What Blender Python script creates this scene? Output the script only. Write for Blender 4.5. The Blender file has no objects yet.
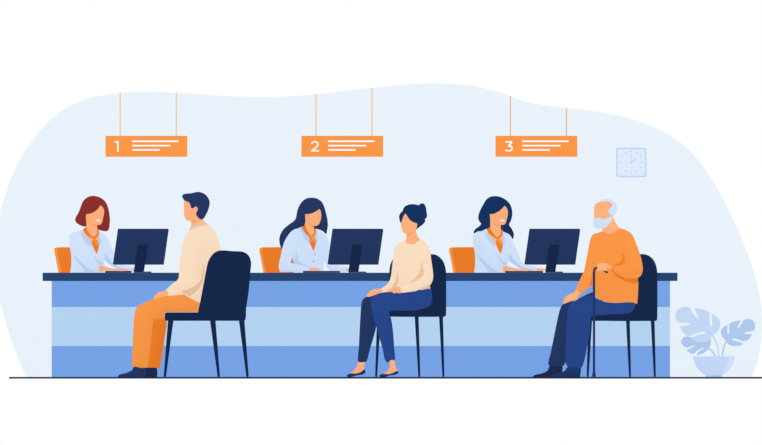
import bpy, bmesh, math
import numpy as np
from mathutils import Vector, Matrix
from mathutils.geometry import delaunay_2d_cdt
from mathutils.bvhtree import BVHTree

# ------------------------------------------------------------------ scale
S = 0.0072                      # metres per photograph pixel in the plane of the room elevation
GX, GY = 381.0, 376.9           # photograph pixel of the world origin (floor level)
def WX(px): return (px - GX) * S
def WZ(py): return (GY - py) * S
def W(px, y, py): return Vector((WX(px), y, WZ(py)))
def crop(x0, y0, s):            # measurements taken in an enlarged crop -> photograph pixels
    def f(*pts): return [(p[0] / s + x0, p[1] / s + y0) + tuple(p[2:]) for p in pts]
    return f
cA, cB, cC = crop(65, 190, 8.9), crop(50, 230, 8.9), crop(95, 225, 7.415)
cD, cE, cF = crop(170, 185, 8.9), crop(130, 225, 5.5625), crop(110, 290, 4.835)
cG, cH, cI = crop(190, 245, 5.5625), crop(275, 190, 8.9), crop(255, 235, 8.9)
cJ, cK, cL = crop(300, 225, 7.417), crop(390, 198, 8.9), crop(355, 235, 4.944)
cM, cN, cO = crop(340, 330, 8.09), crop(465, 190, 8.9), crop(445, 230, 8.09)
cP, cQ, cR = crop(500, 225, 7.417), crop(585, 190, 8.9), crop(555, 225, 4.45)
cT, cU = crop(525, 330, 8.09), crop(670, 300, 5.425)
cWl, cX = crop(340, 280, 4.238), crop(520, 280, 4.238)
def ident(*p): return list(p)
def shift(poly, dx, dy=0): return [(p[0] + dx, p[1] + dy) + tuple(p[2:]) for p in poly]
def clipy(poly, ymax): return [(p[0], min(p[1], ymax)) + tuple(p[2:]) for p in poly]

# ------------------------------------------------------------------ materials
def lin(c): return c / 12.92 if c <= 0.04045 else ((c + 0.055) / 1.055) ** 2.4
def hexrgb(h): return tuple(lin(int(h[i:i + 2], 16) / 255) for i in (0, 2, 4))
MATS = {}
GLOW = 0.86  # share of each colour that surfaces emit themselves, flattening the shading
def mat(name, hx, glow=GLOW, vary=0.012, scale=60):
    if name in MATS: return MATS[name]
    m = bpy.data.materials.new(name); m.use_nodes = True
    nt = m.node_tree; b = nt.nodes['Principled BSDF']
    r, g, bl = hexrgb(hx)
    tc = nt.nodes.new('ShaderNodeTexCoord'); nz = nt.nodes.new('ShaderNodeTexNoise')
    nz.inputs['Scale'].default_value = scale; nz.inputs['Detail'].default_value = 2
    rp = nt.nodes.new('ShaderNodeValToRGB')
    lo, hi = 1 - vary, 1 + vary
    rp.color_ramp.elements[0].position = 0.3; rp.color_ramp.elements[1].position = 0.7
    rp.color_ramp.elements[0].color = (r * lo, g * lo, bl * lo, 1)
    rp.color_ramp.elements[1].color = (r * hi, g * hi, bl * hi, 1)
    nt.links.new(tc.outputs['Object'], nz.inputs['Vector']); nt.links.new(nz.outputs['Fac'], rp.inputs['Fac'])
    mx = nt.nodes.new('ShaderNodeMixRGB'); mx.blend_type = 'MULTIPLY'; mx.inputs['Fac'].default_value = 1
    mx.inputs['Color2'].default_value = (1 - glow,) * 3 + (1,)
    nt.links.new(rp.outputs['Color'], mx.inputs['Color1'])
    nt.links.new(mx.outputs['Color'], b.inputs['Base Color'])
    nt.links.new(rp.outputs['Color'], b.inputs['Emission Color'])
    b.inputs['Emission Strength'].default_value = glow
    b.inputs['Roughness'].default_value = 1.0
    b.inputs['Specular IOR Level'].default_value = 0.0
    m.diffuse_color = (r, g, bl, 1)
    MATS[name] = m
    return m
WALLM = mat('wall paint pale blue', 'EAF3FB', 0.97, 0.004, 6)
FLOORM = mat('floor navy', '232B55', 0.8)
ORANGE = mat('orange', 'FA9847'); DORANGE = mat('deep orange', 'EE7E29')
SIGNM = mat('sign orange', 'FB9847', 0.96); CORDM = mat('cord tan', 'F1CA9E', 0.9)
WHITE = mat('white', 'FFFFFF', 0.9, 0)
NAVY = mat('navy', '243863'); DNAVY = mat('dark navy', '17294B'); BNAVY = mat('blue navy', '16335F')
TOPM = mat('counter top blue', '264672'); BAND = mat('counter blue', '77A3E8', .97); BANDL = mat('counter light blue', 'B5D4F3', .97)
SKIN = mat('skin', 'FFB37E', .9); SKIND = mat('skin shade', 'EE9C5E')  # second tone is skin with the shadow under the chin painted in
CREAM = mat('cream knit', 'FBDFC3'); CREAMD = mat('cream knit fold', 'EAC5A1')  # darker knit tone carries painted shade
SHIRT = mat('pale blue cloth', 'D3E4FC'); SHIRTD = mat('pale blue cloth fold', 'B9D5F3')  # darker cloth tone carries painted shade
REDH = mat('maroon hair', '8D302D'); BLUET = mat('blue trousers', '28478B')
PALEH = mat('pale hair', 'D3E3FB')
LEAFA = mat('leaf pale', 'C4D9F6', 0.95); LEAFB = mat('leaf blue', 'AFCAEF', 0.95)
POTM = mat('pot pale', 'C4DAF8', 0.95); POTL = mat('pot highlight', 'D2E3FB', 0.95); POTF = mat('pot foot', 'A4C5F0', 0.95)  # the lighter pot tone is a painted highlight
CFRAME = mat('clock rim', 'B8D5F8', 0.96); CFACE = mat('clock face', 'E0EBFC', 0.96); CMARK = mat('clock mark', 'AFCEF5', 0.96)
SHOE2 = mat('shoe blue', '1C3965'); SHOE1 = mat('shoe dark', '1B2C50')

# ------------------------------------------------------------------ outlines
def smooth(pts, step=0.7):
    """Closed outline through the points: rounded, except where a point carries a third value (a corner)."""
    n = len(pts); P = [np.array(p[:2], float) for p in pts]
    corner = [len(p) > 2 and bool(p[2]) for p in pts]
    out = []
    for i in range(n):
        p1, p2 = P[i], P[(i + 1) % n]
        p0 = p1 - (p2 - p1) * 0 if corner[i] else P[i - 1]
        p3 = p2 if corner[(i + 1) % n] else P[(i + 2) % n]
        L = np.linalg.norm(p2 - p1); k = max(1, int(round(L / step)))
        # tangents limited by the segment length, so long neighbours do not overshoot
        def tang(a, b, c):
            if np.allclose(a, b): return (c - b)
            if np.allclose(b, c): return (b - a)
            u, v = (b - a), (c - b); lu, lv = np.linalg.norm(u), np.linalg.norm(v)
            t = (u + v) / (lu + lv)
            return t * L
        m1 = tang(p0, p1, p2); m2 = tang(p1, p2, p3)
        for j in range(k):
            t = j / k
            out.append((2*t**3 - 3*t**2 + 1) * p1 + (t**3 - 2*t**2 + t) * m1 + (-2*t**3 + 3*t**2) * p2 + (t**3 - t**2) * m2)
    res = [out[0]]
    for q in out[1:]:
        if np.linalg.norm(q - res[-1]) > 0.12: res.append(q)
    if np.linalg.norm(res[0] - res[-1]) < 0.12: res.pop()
    return np.array(res)

def inside(poly, X, Y):
    r = np.zeros(X.shape, bool); n = len(poly)
    x0, y0 = poly[:, 0], poly[:, 1]; x1, y1 = np.roll(x0, -1), np.roll(y0, -1)
    for a, b, c, d in zip(x0, y0, x1, y1):
        if b == d: continue
        m = (b > Y) != (d > Y)
        r ^= m & (X < (c - a) * (Y - b) / (d - b) + a)
    return r
def dist(poly, X, Y):
    D = np.full(X.shape, 1e9); n = len(poly)
    for i in range(n):
        a, b = poly[i], poly[(i + 1) % n]; ab = b - a; L = ab @ ab
        t = np.clip(((X - a[0]) * ab[0] + (Y - a[1]) * ab[1]) / max(L, 1e-9), 0, 1)
        D = np.minimum(D, np.hypot(X - a[0] - t * ab[0], Y - a[1] - t * ab[1]))
    return D

class Field:
    """Half-thickness (in pixels) of a rounded body with this outline."""
    def __init__(self, poly, res=2.0):
        self.res = res; lo = poly.min(0) - 2; hi = poly.max(0) + 2
        self.lo = lo
        nx, ny = int((hi[0] - lo[0]) * res) + 2, int((hi[1] - lo[1]) * res) + 2
        xs = lo[0] + np.arange(nx) / res; ys = lo[1] + np.arange(ny) / res
        X, Y = np.meshgrid(xs, ys); M = inside(poly, X, Y)
        u = np.zeros((ny, nx)); f = 2.0 / res ** 2
        ii, jj = np.indices((ny, nx)); red = ((ii + jj) % 2 == 0)
        red[0] = red[-1] = False; 
        Mi = M.copy(); Mi[0] = Mi[-1] = False; Mi[:, 0] = Mi[:, -1] = False
        Ms = [Mi & (((ii + jj) % 2) == c) for c in (0, 1)]
        w = 2 / (1 + math.pi / max(8, min(nx, ny)))
        for it in range(int(3 * max(nx, ny)) // 2 + 60):
            for m in Ms:
                nb = np.zeros_like(u)
                nb[1:-1, 1:-1] = (u[:-2, 1:-1] + u[2:, 1:-1] + u[1:-1, :-2] + u[1:-1, 2:] + f) / 4
                u[m] += w * (nb[m] - u[m])
        self.u = u
    def __call__(self, px, py):
        fx = np.clip((np.asarray(px) - self.lo[0]) * self.res, 0, self.u.shape[1] - 1.001)
        fy = np.clip((np.asarray(py) - self.lo[1]) * self.res, 0, self.u.shape[0] - 1.001)
        i, j = fy.astype(int), fx.astype(int); a, b = fy - i, fx - j
        u = self.u
        v = u[i, j] * (1 - a) * (1 - b) + u[i + 1, j] * a * (1 - b) + u[i, j + 1] * (1 - a) * b + u[i + 1, j + 1] * a * b
        return np.sqrt(np.maximum(v, 0))

def triangulate(poly, cut=None, grid=1.8):
    lo, hi = poly.min(0), poly.max(0)
    pts = [tuple(p) for p in poly]; n = len(pts)
    edges = [(i, (i + 1) % n) for i in range(n)]
    if cut is not None:
        b = len(pts); pts += [tuple(p) for p in cut]; c = len(cut)
        edges += [(b + i, b + (i + 1) % c) for i in range(c)]
    xs = np.arange(lo[0] + grid * .3, hi[0], grid); ys = np.arange(lo[1] + grid * .3, hi[1], grid * .866)
    X, Y = np.meshgrid(xs, ys); X = X + (np.arange(len(ys)) % 2)[:, None] * grid / 2
    ok = inside(poly, X, Y) & (dist(poly, X, Y) > grid * .45)
    if cut is not None: ok &= dist(cut, X, Y) > grid * .45
    pts += list(zip(X[ok], Y[ok]))
    v, e, f, *_ = delaunay_2d_cdt([Vector(p) for p in pts], edges, [], 0, 1e-5)
    V = np.array([(p.x, p.y) for p in v]); F = [list(t) for t in f]
    C = np.array([V[t].mean(0) for t in F])
    keep = inside(poly, C[:, 0], C[:, 1])
    if cut is not None: keep &= ~inside(cut, C[:, 0], C[:, 1])
    return V, [t for t, k in zip(F, keep) if k]

def shell(V, F, yf, yb):
    """Closed solid between a front and a back depth over a triangulated outline."""
    used = sorted({i for t in F for i in t}); ix = {o: n for n, o in enumerate(used)}
    V = V[used]; yf = yf[used]; yb = yb[used]; F = [[ix[i] for i in t] for t in F]; n = len(V)
    verts = [(WX(p[0]), y, WZ(p[1])) for p, y in zip(V, yf)] + [(WX(p[0]), y, WZ(p[1])) for p, y in zip(V, yb)]
    faces = [t for t in F] + [[i + n for i in reversed(t)] for t in F]
    cnt = {}
    for t in F:
        for a, b in zip(t, t[1:] + t[:1]):
            cnt[(a, b)] = 1
    for (a, b) in cnt:
        if (b, a) not in cnt: faces.append([b, a, a + n, b + n])
    return verts, faces

def yval(y0, X, Y):
    return np.array([y0(a, b) for a, b in zip(X, Y)]) if callable(y0) else np.full(len(X), float(y0))

def region(outline, y0, k=1.0, kb=None, full=None, off=0.0008, cut=None, lim=None, grid=1.8, raw=False):
    """A rounded body: outline in the elevation, centre depth y0, half thickness from the outline itself (or from `full`)."""
    poly = outline if raw else smooth(outline)
    fld = full if isinstance(full, Field) else Field(smooth(full) if full is not None else poly)
    cp = smooth(cut) if cut is not None else None
    V, F = triangulate(poly, cp, grid)
    h = fld(V[:, 0], V[:, 1]) * S
    hf, hb = h * k, h * (k if kb is None else kb)
    if lim: hf, hb = np.minimum(hf, lim), np.minimum(hb, lim)
    y = yval(y0, V[:, 0], V[:, 1])
    return shell(V, F, y - hf - off, y + hb + off)

def core(outline, y0, k=1.0, inset=1.4):
    """The body inside a garment: the same rounded shape, drawn in by `inset` pixels."""
    poly = smooth(outline); fld = Field(poly); lo, hi = poly.min(0), poly.max(0)
    xs = np.arange(lo[0], hi[0] + 1, 1.0); ys = np.arange(lo[1], hi[1] + 1, 1.0)
    X, Y = np.meshgrid(xs, ys); ok = inside(poly, X, Y) & (dist(poly, X, Y) > inset)
    H = fld(X, Y) * S * k * 0.82
    idx = -np.ones(X.shape, int); V = []; hh = []
    F = []
    for i in range(len(ys) - 1):
        for j in range(len(xs) - 1):
            q = [(i, j), (i, j + 1), (i + 1, j + 1), (i + 1, j)]
            if all(ok[a] for a in q):
                t = []
                for a in q:
                    if idx[a] < 0: idx[a] = len(V); V.append((X[a], Y[a])); hh.append(max(H[a] - 0.004, 0.003))
                    t.append(idx[a])
                F.append(t)
    V = np.array(V); hh = np.array(hh); y = yval(y0, V[:, 0], V[:, 1])
    return shell(V, F, y - hh, y + hh)

def tube(pts, rads, seg=12, cap=True):
    """Tapered round limb through 3D points, with domed ends."""
    P = [Vector(p) for p in pts]; R = list(rads)
    rings = []
    def frame(d):
        d = d.normalized(); a = Vector((0, 1, 0)) if abs(d.y) < 0.9 else Vector((1, 0, 0))
        u = d.cross(a).normalized(); return u, d.cross(u).normalized()
    n = len(P)
    def ring(c, r, d):
        u, v = frame(d); return [c + (u * math.cos(2*math.pi*i/seg) + v * math.sin(2*math.pi*i/seg)) * r for i in range(seg)]
    d0 = (P[1] - P[0]).normalized(); d1 = (P[-1] - P[-2]).normalized()
    if cap:
        for a in (80, 55, 28): rings.append(ring(P[0] - d0 * R[0] * math.sin(math.radians(a)), R[0] * math.cos(math.radians(a)), d0))
    for i in range(n):
        d = d0 if i == 0 else d1 if i == n - 1 else ((P[i] - P[i-1]).normalized() + (P[i+1] - P[i]).normalized())
        rings.append(ring(P[i], R[i], d))
    if cap:
        for a in (28, 55, 80): rings.append(ring(P[-1] + d1 * R[-1] * math.sin(math.radians(a)), R[-1] * math.cos(math.radians(a)), d1))
    V = [tuple(p) for r in rings for p in r]; F = []
    for k in range(len(rings) - 1):
        for i in range(seg):
            j = (i + 1) % seg
            F.append([k*seg+i, k*seg+j, (k+1)*seg+j, (k+1)*seg+i])
    F.append(list(range(seg))[::-1]); F.append([(len(rings)-1)*seg + i for i in range(seg)])
    return V, F

def arm_in(pts, fn, fld, k, rmax, share=.6):
    """An arm running down the middle of a sleeve, never thicker than the sleeve allows."""
    Q = [np.array(p, float) for p in pts]; R = [Q[0]]
    for a, b in zip(Q, Q[1:]):
        n = max(1, int(np.linalg.norm(b - a) / 1.5))
        R += [a + (b - a) * (i + 1) / n for i in range(n)]
    rad = [float(min(rmax, max(.0055, share * k * float(fld(p[0], p[1])) * S))) for p in R]
    return tube([W(p[0], fn(p[0], p[1]), p[1]) for p in R], rad, 12)

def ball(c, r, sx=1, sy=1, sz=1):
    bm = bmesh.new(); bmesh.ops.create_uvsphere(bm, u_segments=16, v_segments=10, radius=r)
    for v in bm.verts: v.co = Vector((v.co.x*sx, v.co.y*sy, v.co.z*sz)) + Vector(c)
    V = [tuple(v.co) for v in bm.verts]; F = [[v.index for v in f.verts] for f in bm.faces]; bm.free(); return V, F

def box(x0, x1, y0, y1, z0, z1, bev=0.0, M=None, seg=3):
    bm = bmesh.new(); bmesh.ops.create_cube(bm, size=1)
    for v in bm.verts:
        v.co = Vector((x0 + (v.co.x + .5) * (x1 - x0), y0 + (v.co.y + .5) * (y1 - y0), z0 + (v.co.z + .5) * (z1 - z0)))
    if bev: bmesh.ops.bevel(bm, geom=bm.edges[:], offset=bev, segments=seg, profile=.5, affect='EDGES')
    if M is not None: bmesh.ops.transform(bm, matrix=M, verts=bm.verts[:])
    bm.verts.index_update()
    V = [tuple(v.co) for v in bm.verts]; F = [[v.index for v in f.verts] for f in bm.faces]; bm.free(); return V, F

def lathe(prof, cx, cy, seg=40):
    V, F = [], []
    for r, z in prof:
        for i in range(seg):
            a = 2*math.pi*i/seg; V.append((cx + r*math.cos(a), cy + r*math.sin(a), z))
    for k in range(len(prof) - 1):
        for i in range(seg):
            j = (i+1) % seg; F.append([k*seg+i, k*seg+j, (k+1)*seg+j, (k+1)*seg+i])
    F.append(list(range(seg))[::-1]); F.append([(len(prof)-1)*seg+i for i in range(seg)])
    return V, F

def join(*ms):
    V, F = [], []
    for v, f in ms:
        b = len(V); V += list(v); F += [[i + b for i in t] for t in f]
    return V, F

def ribbon(pts, w, y, t=0.004):
    """Flat stroke of width w pixels through pixel points (lettering, hands of the clock)."""
    P = [np.array(p, float) for p in pts]; L, R = [], []
    for i, p in enumerate(P):
        d = (P[min(i+1, len(P)-1)] - P[max(i-1, 0)]); d /= np.linalg.norm(d); nrm = np.array((-d[1], d[0])) * w / 2
        L.append(p + nrm); R.append(p - nrm)
    V = np.array(L + R); n = len(P)
    F = [[i, i+1, n+i+1, n+i] for i in range(n - 1)]
    return shell(V, F, np.full(2*n, y - t), np.full(2*n, y))

# ------------------------------------------------------------------ objects
COL = bpy.context.scene.collection
BASE = {}
def link(name, mesh, m, parent=None, base=None, flat=False):
    V, F = mesh
    b = BASE[parent.name] if parent is not None else Vector(base if base is not None else (0, 0, 0))
    me = bpy.data.meshes.new(name)
    me.from_pydata([(v[0]-b.x, v[1]-b.y, v[2]-b.z) for v in V], [], F)
    bm = bmesh.new(); bm.from_mesh(me); bmesh.ops.recalc_face_normals(bm, faces=bm.faces[:]); bm.to_mesh(me); bm.free()
    for ms in (m if isinstance(m, (list, tuple)) else [m]): me.materials.append(ms)
    if not flat:
        me.polygons.foreach_set('use_smooth', [True] * len(me.polygons))
        try: me.set_sharp_from_angle(angle=math.radians(50))
        except Exception: pass
    o = bpy.data.objects.new(name, me); COL.objects.link(o)
    if parent is not None: o.parent = parent
    else: o.location = b
    BASE[o.name] = b
    return o
def tag(o, label, cat, group=None):
    o['label'] = label; o['category'] = cat
    if group: o['group'] = group
    return o
def thing(name, base, label, cat, group=None):
    o = bpy.data.objects.new(name, None); COL.objects.link(o); o.location = base; o.empty_display_size = .1
    BASE[o.name] = Vector(base); return tag(o, label, cat, group)
def structure(o): o['kind'] = 'structure'; return o

def body(name, pieces, base, label, cat, group=None, voxel=0.0032, dec=0.3):
    """One continuous body: all pieces fused into a single skin."""
    me = bpy.data.meshes.new(name + ' cage'); V, F = join(*pieces); me.from_pydata(V, [], F)
    bm = bmesh.new(); bm.from_mesh(me); bmesh.ops.recalc_face_normals(bm, faces=bm.faces[:]); bm.to_mesh(me); bm.free()
    t = bpy.data.objects.new(name + ' cage', me); COL.objects.link(t)
    r = t.modifiers.new('fuse', 'REMESH'); r.mode = 'VOXEL'; r.voxel_size = voxel
    d = t.modifiers.new('thin', 'DECIMATE'); d.ratio = dec
    dg = bpy.context.evaluated_depsgraph_get(); ev = t.evaluated_get(dg); m2 = ev.to_mesh()
    V = [tuple(v.co) for v in m2.vertices]; F = [list(p.vertices) for p in m2.polygons]
    ev.to_mesh_clear(); bpy.data.objects.remove(t); bpy.data.meshes.remove(me)
    # keep the one connected skin
    par = list(range(len(V)))
    def find(a):
        while par[a] != a: par[a] = par[par[a]]; a = par[a]
        return a
    for f in F:
        for q in f[1:]: par[find(q)] = find(f[0])
    from collections import Counter
    roots = [find(i) for i in range(len(V))]; cn = Counter(roots); main = cn.most_common(1)[0][0]
    lost = {r: c for r, c in cn.items() if r != main and c > 40}
    if lost: print('body', label, 'has loose islands', lost)
    ix = {}; nv = []
    for i, v in enumerate(V):
        if roots[i] == main: ix[i] = len(nv); nv.append(v)
    o = link(name, (nv, [[ix[i] for i in f] for f in F if roots[f[0]] == main]), SKIN, None, base)
    return tag(o, label, cat, group)

def bvh_of(objs):
    V, F = [], []
    for o in objs:
        b = BASE[o.name]; k = len(V)
        V += [v.co + b for v in o.data.vertices]; F += [[k + i for i in p.vertices] for p in o.data.polygons]
    return BVHTree.FromPolygons(V, F)
def drape(name, outline, parent, m, on, lift=0.006, grid=1.2, raw=False):
    """A piece of cloth, trim, painted shade or highlight lying on the front of other meshes and following their surface."""
    poly = smooth(outline, .5) if not raw else outline
    V, F = triangulate(poly, None, grid); t = bvh_of(on); y = []
    for p in V:
        o = W(p[0], -8, p[1]); h = t.ray_cast(o, Vector((0, 1, 0)))[0]
        y.append(h.y if h else None)
    ok = [i for i, q in enumerate(y) if q is not None]
    for i, q in enumerate(y):
        if q is None:
            j = min(ok, key=lambda a: (V[a][0]-V[i][0])**2 + (V[a][1]-V[i][1])**2) if ok else None
            y[i] = y[j] if j is not None else t.find_nearest(W(V[i][0], -2, V[i][1]))[0].y
    y = np.array(y)
    return link(name, shell(V, F, y - lift, y + 0.004), m, parent)

def ramp(x, a, b):
    t = min(1, max(0, (x - a) / (b - a))); return t * t * (3 - 2 * t)

# ================================================================== the setting
blob = [(-6.2,258),(-4.8,236),(0,214),(7.2,188.7),(16.2,167),(28.8,145.6),(43,127.6),(61,111.4),(82.7,100.6),(108,94.5),(136.7,92),(165.5,92.3),
        (201.5,94.5),(230,96.3),(254,97.3),(274,97.3),(294,96),(316.3,94.3),(344,91),(372,88),(404,84.7),(434,83.3),(454,84),(474,86.3),
        (494,90.7),(508,95.2),(522.4,100.6),(544,105.3),(566.6,108.1),(590.7,110.7),(616,115),(641,122),(662.7,131.2),(684.3,145.6),
        (702.3,165.3),(720.3,194.1),(736,225.5),(747,252.3),(756.3,280.6),(761.3,307),(761.5,337),(757.5,361.4),(752,376.85,1),(26,376.85,1),
        (18.2,358.5),(8,331),(0,301),(-4.8,280)]
pb = smooth(blob, 3)
Vb, Fb = triangulate(pb, None, 14)
structure(link('wall_back', shell(Vb, Fb, np.full(len(Vb), 0.0), np.full(len(Vb), 0.06)), WALLM))
structure(link('floor', box(WX(9), WX(775), -3.5, 0.08, -0.0125, 0.0, 0.003), FLOORM))

# ================================================================== hanging signs
def sign(x0, cords, numeral, kind, cm, cw):
    y = -0.06; x1 = x0 + 81.8; t, b = 135.8, 156.75
    r = thing('hanging_sign', W((x0+x1)/2, y, b), 'orange hanging sign with white number %s and three white lines' % kind, 'sign', 'orange counter number signs')
    link('board', box(WX(x0), WX(x1), y-.009, y+.009, WZ(b), WZ(t), .0015), SIGNM, r)
    for px, top in cords:
        link('cord', tube([W(px, y, t+.3), W(px, y, top+1.5), W(px, y+.012, top+.75), W(px, 0.0, top+.3), W(px, .03, top+.1)], [cw]*5, 8), cm, r)
    for a, bb, l, rr in ((140.4, 142.1, 26.7, 73.1), (144.85, 146.4, 26.7, 65.1), (149.1, 150.7, 26.7, 54.2)):
        link('text_line', box(WX(x0+l), WX(x0+rr), y-.012, y-.008, WZ(bb), WZ(a), .001), WHITE, r)
    link('numeral', join(*[ribbon(s, 1.55, y-.0085, .004) for s in numeral(x0)]), WHITE, r)
def arc(cx, cy, rx, ry, a0, a1, n=14):
    return [(cx + rx*math.cos(math.radians(a0+(a1-a0)*i/n)), cy - ry*math.sin(math.radians(a0+(a1-a0)*i/n))) for i in range(n+1)]
def one(x): return [[(x+9.1, 141.9), (x+13.2, 141.9)], [(x+12.4, 141.1), (x+12.4, 151.7)]]
def two(x):
    return [[(x+10, 143.8)] + arc(x+13.4, 144.5, 3.1, 2.9, 140, -25, 12) + [(x+15.2, 146.8), (x+12.4, 149.3), (x+10.2, 151.0)], [(x+9.6, 150.8), (x+17.6, 150.8)]]
def three(x):
    return [[(x+9.9, 141.9), (x+16.7, 141.9)], [(x+16.4, 142.1), (x+13.2, 145.9)],
            [(x+12.4, 145.9)] + arc(x+13.4, 148.4, 3.2, 2.55, 85, -115, 14) + [(x+10.6, 150.5), (x+9.6, 149.7)]]
sign(105.5, [(120.2, 93.4), (176.3, 92.8)], one, '1', CORDM, .0046)
sign(301.4, [(316.0, 94.3), (372.1, 88.0)], two, '2', CORDM, .0046)
sign(495.5, [(510.4, 96.2), (566.5, 108.1)], three, '3', mat('cord orange', 'EDAC6C', .9), .0036)

# ================================================================== wall clock
ck = thing('wall_clock', W(631.2, -.02, 177), 'pale blue square wall clock with dot markers on the wall', 'clock')
def rsq(x0, y0, x1, y1, r):
    return [(x0+r,y0),(x1-r,y0),(x1-r*.3,y0+r*.3),(x1,y0+r),(x1,y1-r),(x1-r*.3,y1-r*.3),(x1-r,y1),(x0+r,y1),(x0+r*.3,y1-r*.3),(x0,y1-r),(x0,y0+r),(x0+r*.3,y0+r*.3)]
fo, fi = smooth(rsq(616.2,147.8,646.3,177,1.8)), smooth(rsq(617.5,149.1,645.0,175.7,1.0))
Vc, Fc = triangulate(fo, fi, 3); link('frame', shell(Vc, Fc, np.full(len(Vc), -.03), np.full(len(Vc), 0.0)), CFRAME, ck)
Vc, Fc = triangulate(fi, None, 3); link('face', shell(Vc, Fc, np.full(len(Vc), -.022), np.full(len(Vc), -.001)), CFACE, ck)
ccx, ccy = 631.25, 162.2
for i in range(12):
    a = math.radians(30*i); link('hour_mark', ball(W(ccx + 10.7*math.sin(a), -.022, ccy - 10.7*math.cos(a)), .0052, 1, .4, 1), CMARK, ck)
link('minute_hand', ribbon([(ccx, ccy+.8), (ccx, ccy-8.6)], .7, -.022, .003), mat('clock hand pale', 'C9DDF9', .88), ck)
link('hour_hand', ribbon([(ccx-.4, ccy+.4), (ccx+4.5, ccy-3.6)], .8, -.025, .003), CMARK, ck)
link('hub', ball(W(ccx, -.027, ccy), .006, 1, .4, 1), CMARK, ck)

# ================================================================== service counter
TOPZ = WZ(272.7)
ct = thing('service_counter', W(360, -1.6, GY), 'long striped blue service counter with dark blue top', 'counter')
link('countertop', box(WX(42.6), WX(677.5), -2.0, -1.25, WZ(281.0), TOPZ, .004), TOPM, ct)
for a, b, m in ((281.0, 307.0, BAND), (307.0, 346.0, BANDL), (346.0, 376.9, BAND)):
    link('front_panel', box(WX(51.7), WX(670.0), -1.92, -1.86, WZ(b), WZ(a)), m, ct, flat=True)
    for xa, xb in ((51.7, 57), (664.6, 670.0)):
        link('end_panel', box(WX(xa), WX(xb), -1.86, -1.30, WZ(b), WZ(a)), m, ct, flat=True)

# ================================================================== monitors and keyboards
def monitor(tlx, label):
    psi = math.radians(30); th = math.atan(0.142 / math.sin(psi))
    e1 = Vector((math.cos(psi), math.sin(psi), 0)); nh = Vector((-math.sin(psi), math.cos(psi), 0))
    e2 = Vector((0, 0, math.cos(th))) - nh * math.sin(th); e3 = e1.cross(e2)      # e3 points away from the clerk
    w = 49.7 * S / math.cos(psi); h = 35.4 * S / math.cos(th)
    c = W(tlx - 2.65 + 25.3, -1.66, 246.7)
    M = Matrix.Translation(c) @ Matrix((e1, e2, e3)).transposed().to_4x4()
    if (M.to_3x3() @ Vector((0, 0, 1))).y > 0: sgn = -1
    else: sgn = 1                                                       # local +z*sgn faces the visitors
    r = thing('computer_monitor', W(tlx + 23, -1.7, 272.7), label, 'monitor', 'computer monitors on the counter')
    sc = link('screen', box(-w/2, w/2, -h/2, h/2, -.011, .011, .003, M), NAVY, r)
    link('display', box(-w/2+.01, w/2-.01, -h/2+.01, h/2-.01, -.0125*sgn if sgn>0 else .011, -.0105*sgn if sgn>0 else .0125, 0, M), mat('display glass', '3C4F86'), sc, flat=True)
    # stand: a bar on the back of the screen, in a plane parallel to it
    nx0, nx1 = tlx + 19.6, tlx + 29.8                                   # top edge of the bar
    zt, zb = 244.5, 272.2; sl = 0.15
    def bx(px, py, d):                                                  # point on the plane d in front of the back of the screen
        X, Z = WX(px), WZ(py); n = e3 * sgn; p0 = c + n * d
        yv = p0.y - ((X - p0.x) * n.x + (Z - p0.z) * n.z) / n.y
        return (X, yv, Z)
    V = []
    for d in (.012, .03):
        V += [bx(nx0, zt, d), bx(nx1, zt, d), bx(nx1 - sl*(zb-zt), zb, d), bx(nx0 - sl*(zb-zt), zb, d)]
    F = [[0,1,2,3],[7,6,5,4],[0,4,5,1],[1,5,6,2],[2,6,7,3],[3,7,4,0]]
    link('stand', (V, F), DNAVY, r, flat=True)
    yb = (V[2][1] + V[6][1]) / 2
    link('base', box(WX(tlx+15.6), WX(tlx+33.4), yb-.09, yb+.09, TOPZ+.0003, TOPZ+.0085, .003), NAVY, r)
monitor(118.2, 'navy computer monitor on the counter beside the maroon-haired clerk')
monitor(332.8, 'navy computer monitor beside the clerk with long swept-back hair')
monitor(529.7, 'navy computer monitor on the counter between wavy-haired clerk and bearded man')
def keyboard(x0, x1, label):
    r = thing('keyboard', W((x0+x1)/2, -1.52, 272.7), label, 'keyboard', 'keyboards on the counter')
    link('case', box(WX(x0), WX(x1), -1.60, -1.435, TOPZ+.0003, WZ(271.0), .002), NAVY, r)
    nk = 11; st = (x1-x0-1.6)/nk
    for row in range(4):
        ks = [box(WX(x0+.8+i*st+.15), WX(x0+.8+(i+1)*st-.15), -1.592+row*.037, -1.592+row*.037+.03, WZ(271.0)-.0005, WZ(271.0)+.0006) for i in range(nk)]
        link('key_row', join(*ks), DNAVY, r, flat=True)
keyboard(105.1, 131.6, 'slim navy keyboard under the hand of the maroon-haired clerk')
keyboard(303.0, 340.0, 'slim navy keyboard under the hand of the clerk with long swept-back hair')
keyboard(505.1, 543.1, 'slim navy keyboard under the hands of the wavy-haired clerk')

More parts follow.
